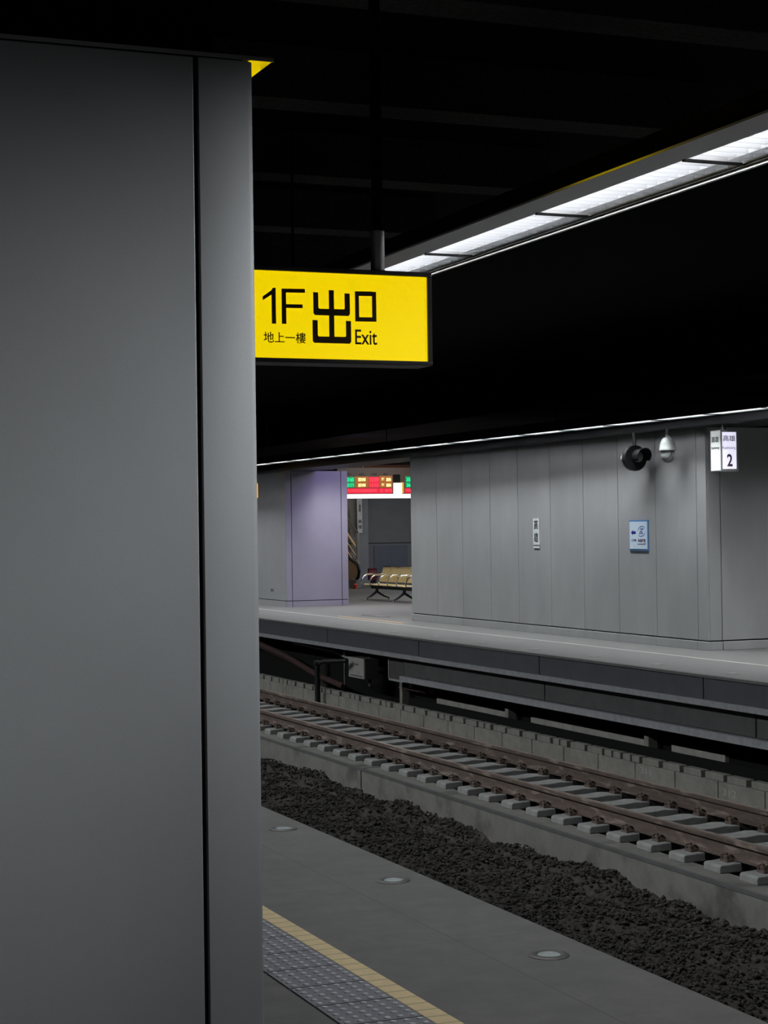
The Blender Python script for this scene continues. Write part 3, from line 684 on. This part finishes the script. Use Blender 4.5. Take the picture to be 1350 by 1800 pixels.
# warm beam and thin ceiling light of the hall beyond
struct(MB().box(14, 24, 42.0, 42.3, 3.09, 3.2).build('trim_hall_beam', mat('brown_hall_beam', (.3, .14, .07), .5)), 'brown beam above the departure board')
hl = thing('ceiling_light', 'thin white strip light above the departure board', 'ceiling light', (17.6, 44, 3.26))
MB().box(-.7, .75, -.04, .04, -.012, .012).build('tube', M['lightbox'], hl)
MB().box(-.75, .8, -.07, .07, .012, .24).build('housing', M['blackmetal'], hl)
asn = thing('amber_sign', 'small glowing amber sign at the edge of the big column', 'sign', (11.9, 36.2, 2.29))
MB().box(-.4, .08, -.0, .03, 0, .30).build('lit_face', M['amber'], asn)
MB().box(-.41, .085, .03, .12, -.01, .31).build('case', M['blackmetal'], asn)
MB().tube([(.05, .07, .31), (.05, .07, 2.01)], .02, 10).build('hanging_pole', M['darksteel'], asn)

# ---------------------------------------------------------------- hall beyond: back wall, stairs, notices
struct(MB().box(18.62, 26, 48, 48.3, 0, 3.5).build('wall_hall', M['backwall']), 'dark wall behind the bench')
struct(MB().box(14, 30, 56, 56.3, 0, 3.5).build('wall_hall_end', M['pilaster']), 'grey wall at the end of the hall')
tag(MB().box(19.32, 20.35, 47.97, 48, .3, 1.14).build('wall_panel', M['backpanel'], bevel=.004), 'slate blue panel low on the wall behind the bench', 'wall panel')
pil = struct(MB().box(18.84, 19.12, 47.9, 48, 0, 3.5).build('wall_pilaster', M['pilaster']), 'pale pilaster beside the stairs')
vs_ = thing('vertical_sign', 'narrow pale vertical station sign left of the bench wall', 'sign', (18.87, 47.85, 1.5))
MB().box(-.09, .05, 0, .03, 0, 1.2).build('plate', M['paper'], vs_)
for i, ch in enumerate('高雄'):
    text('character', ch, -.075, .035, .27-.15*i, .38-.15*i, M['ink'], vs_, .001, 'front', -.002, .01)
text('lettering', 'Kaohsiung', -.05, .01, .5, .9, M['ink'], vs_, .001, 'front', -.002, 0)
rs = thing('notice_board', 'small dark red notice at the foot of the bench wall', 'notice', (19.24, 47.9, .16))
MB().box(-.15, .13, 0, .04, 0, .33).build('board', M['redsign'], rs)
m = MB()
for i in range(6): m.box(-.12+.04*i, -.098+.04*i, -.003, 0, .18, .27)
m.build('faded_marks', M['redink'], rs)
MB().box(-.12, -.1, .0, .03, -.16, 0).build('leg', M['darksteel'], rs); MB().box(.08, .1, .0, .03, -.16, 0).build('leg', M['darksteel'], rs)
stn = thing('staircase', 'staircase with metal handrail rising behind the lavender tinted column', 'stairs', (17.2, 46.4, 0))
m = MB()
for i in range(16): m.box(-1.1, .95, .3+.29*i, .3+.29*(i+1), 0, .165*(i+1))
m.build('steps', M['pilaster'], stn)
m = MB()
for i in range(16): m.box(-1.1, .95, .285+.29*i, .315+.29*i, .165*(i+1), .165*(i+1)+.012)
m.build('step_nosings', M['warm'], stn)
MB().box(1.0, 1.09, .05, .14, 0, 1.5).build('newel_post', M['boxwhite'], stn, bevel=.01)
def rl(z0, r, mm, nm, y0=.1, n=8): MB().tube([(1.04, y0, z0), (1.04, y0+n*.5, z0+n*.5*.57)], r, 8).build(nm, M[mm], stn, smooth=True)
rl(1.5, .035, 'boxdark', 'handrail'); rl(1.33, .018, 'steel', 'rail_bar'); rl(1.05, .03, 'warm', 'rail_bar'); rl(.8, .014, 'warm', 'rail_bar'); rl(.55, .014, 'warm', 'rail_bar')
for i in range(1, 5): MB().tube([(1.04, .1+.9*i, .1), (1.04, .1+.9*i, 1.5+.9*i*.57)], .018, 8).build('baluster', M['boxwhite'], stn, smooth=True)
es = thing('escalator_end', 'rounded black handrail end of an escalator left of the stairs', 'escalator', (17.93, 45.9, 0))
MB().box(-.04, .1, -.12, .35, 0, .25).build('skirt', M['boxwhite'], es, bevel=.01)
pts = [(.03, 1.4, 1.35), (.03, .6, .85), (.03, .2, .74), (.03, -.02, .70), (.03, -.16, .58), (.03, -.2, .45), (.03, -.14, .32), (.03, .0, .25)]
MB().tube(pts, .04, 10).build('handrail', M['blackmetal'], es, smooth=True)
MB().prism([(-.1, .28), (-.15, .45), (-.08, .62), (.05, .68), (.6, .78), (.6, .25)], .015, .045, 'x').build('side_panel', M['warm'], es)
MB().tube([(.07, -.12, .66), (.07, .1, .78), (.07, .9, 1.1)], .014, 8).build('steel_rail', M['steel'], es, smooth=True)
MB().lathe([(.05, 0), (.05, .01), (.05, .12), (.03, .14)], 16, (-.1, -.25, 0)).build('red_marker', mat('red_marker', (.6, .06, .03), .5), es)

# lamps of the hall: white ceiling lamps and a warm one over the stairs, plus two added fills
area('hall_light', (15.2, 34.2, 3.45), 1.2, 2.4, 44, (1, .98, .95))
area('hall_light', (16.5, 38.5, 3.45), 2.0, 1.2, 75, (1, .98, .93))
area('hall_light', (20, 44, 3.45), 2.4, .6, 100, (.9, .95, 1))
area('stair_light', (17.2, 47.5, 3.3), .8, 1.5, 30, (1, .82, .6))
area('lavender_fill', (13.3, 33.2, 3.1), .6, .6, 40, (.5, .38, 1), rot=(math.radians(40), 0, 0))  # unseen lamp added to tint the far column front lavender
area('hall_light', (13.45, 34.95, 3.4), .5, .5, 30, (1, .98, .97), spread=100)
area('hall_light', (15.6, 16.2, 3.4), 1.2, 1.2, 190, (.95, .98, 1), spread=150)  # unseen lamp added to brighten the end face of the long wall
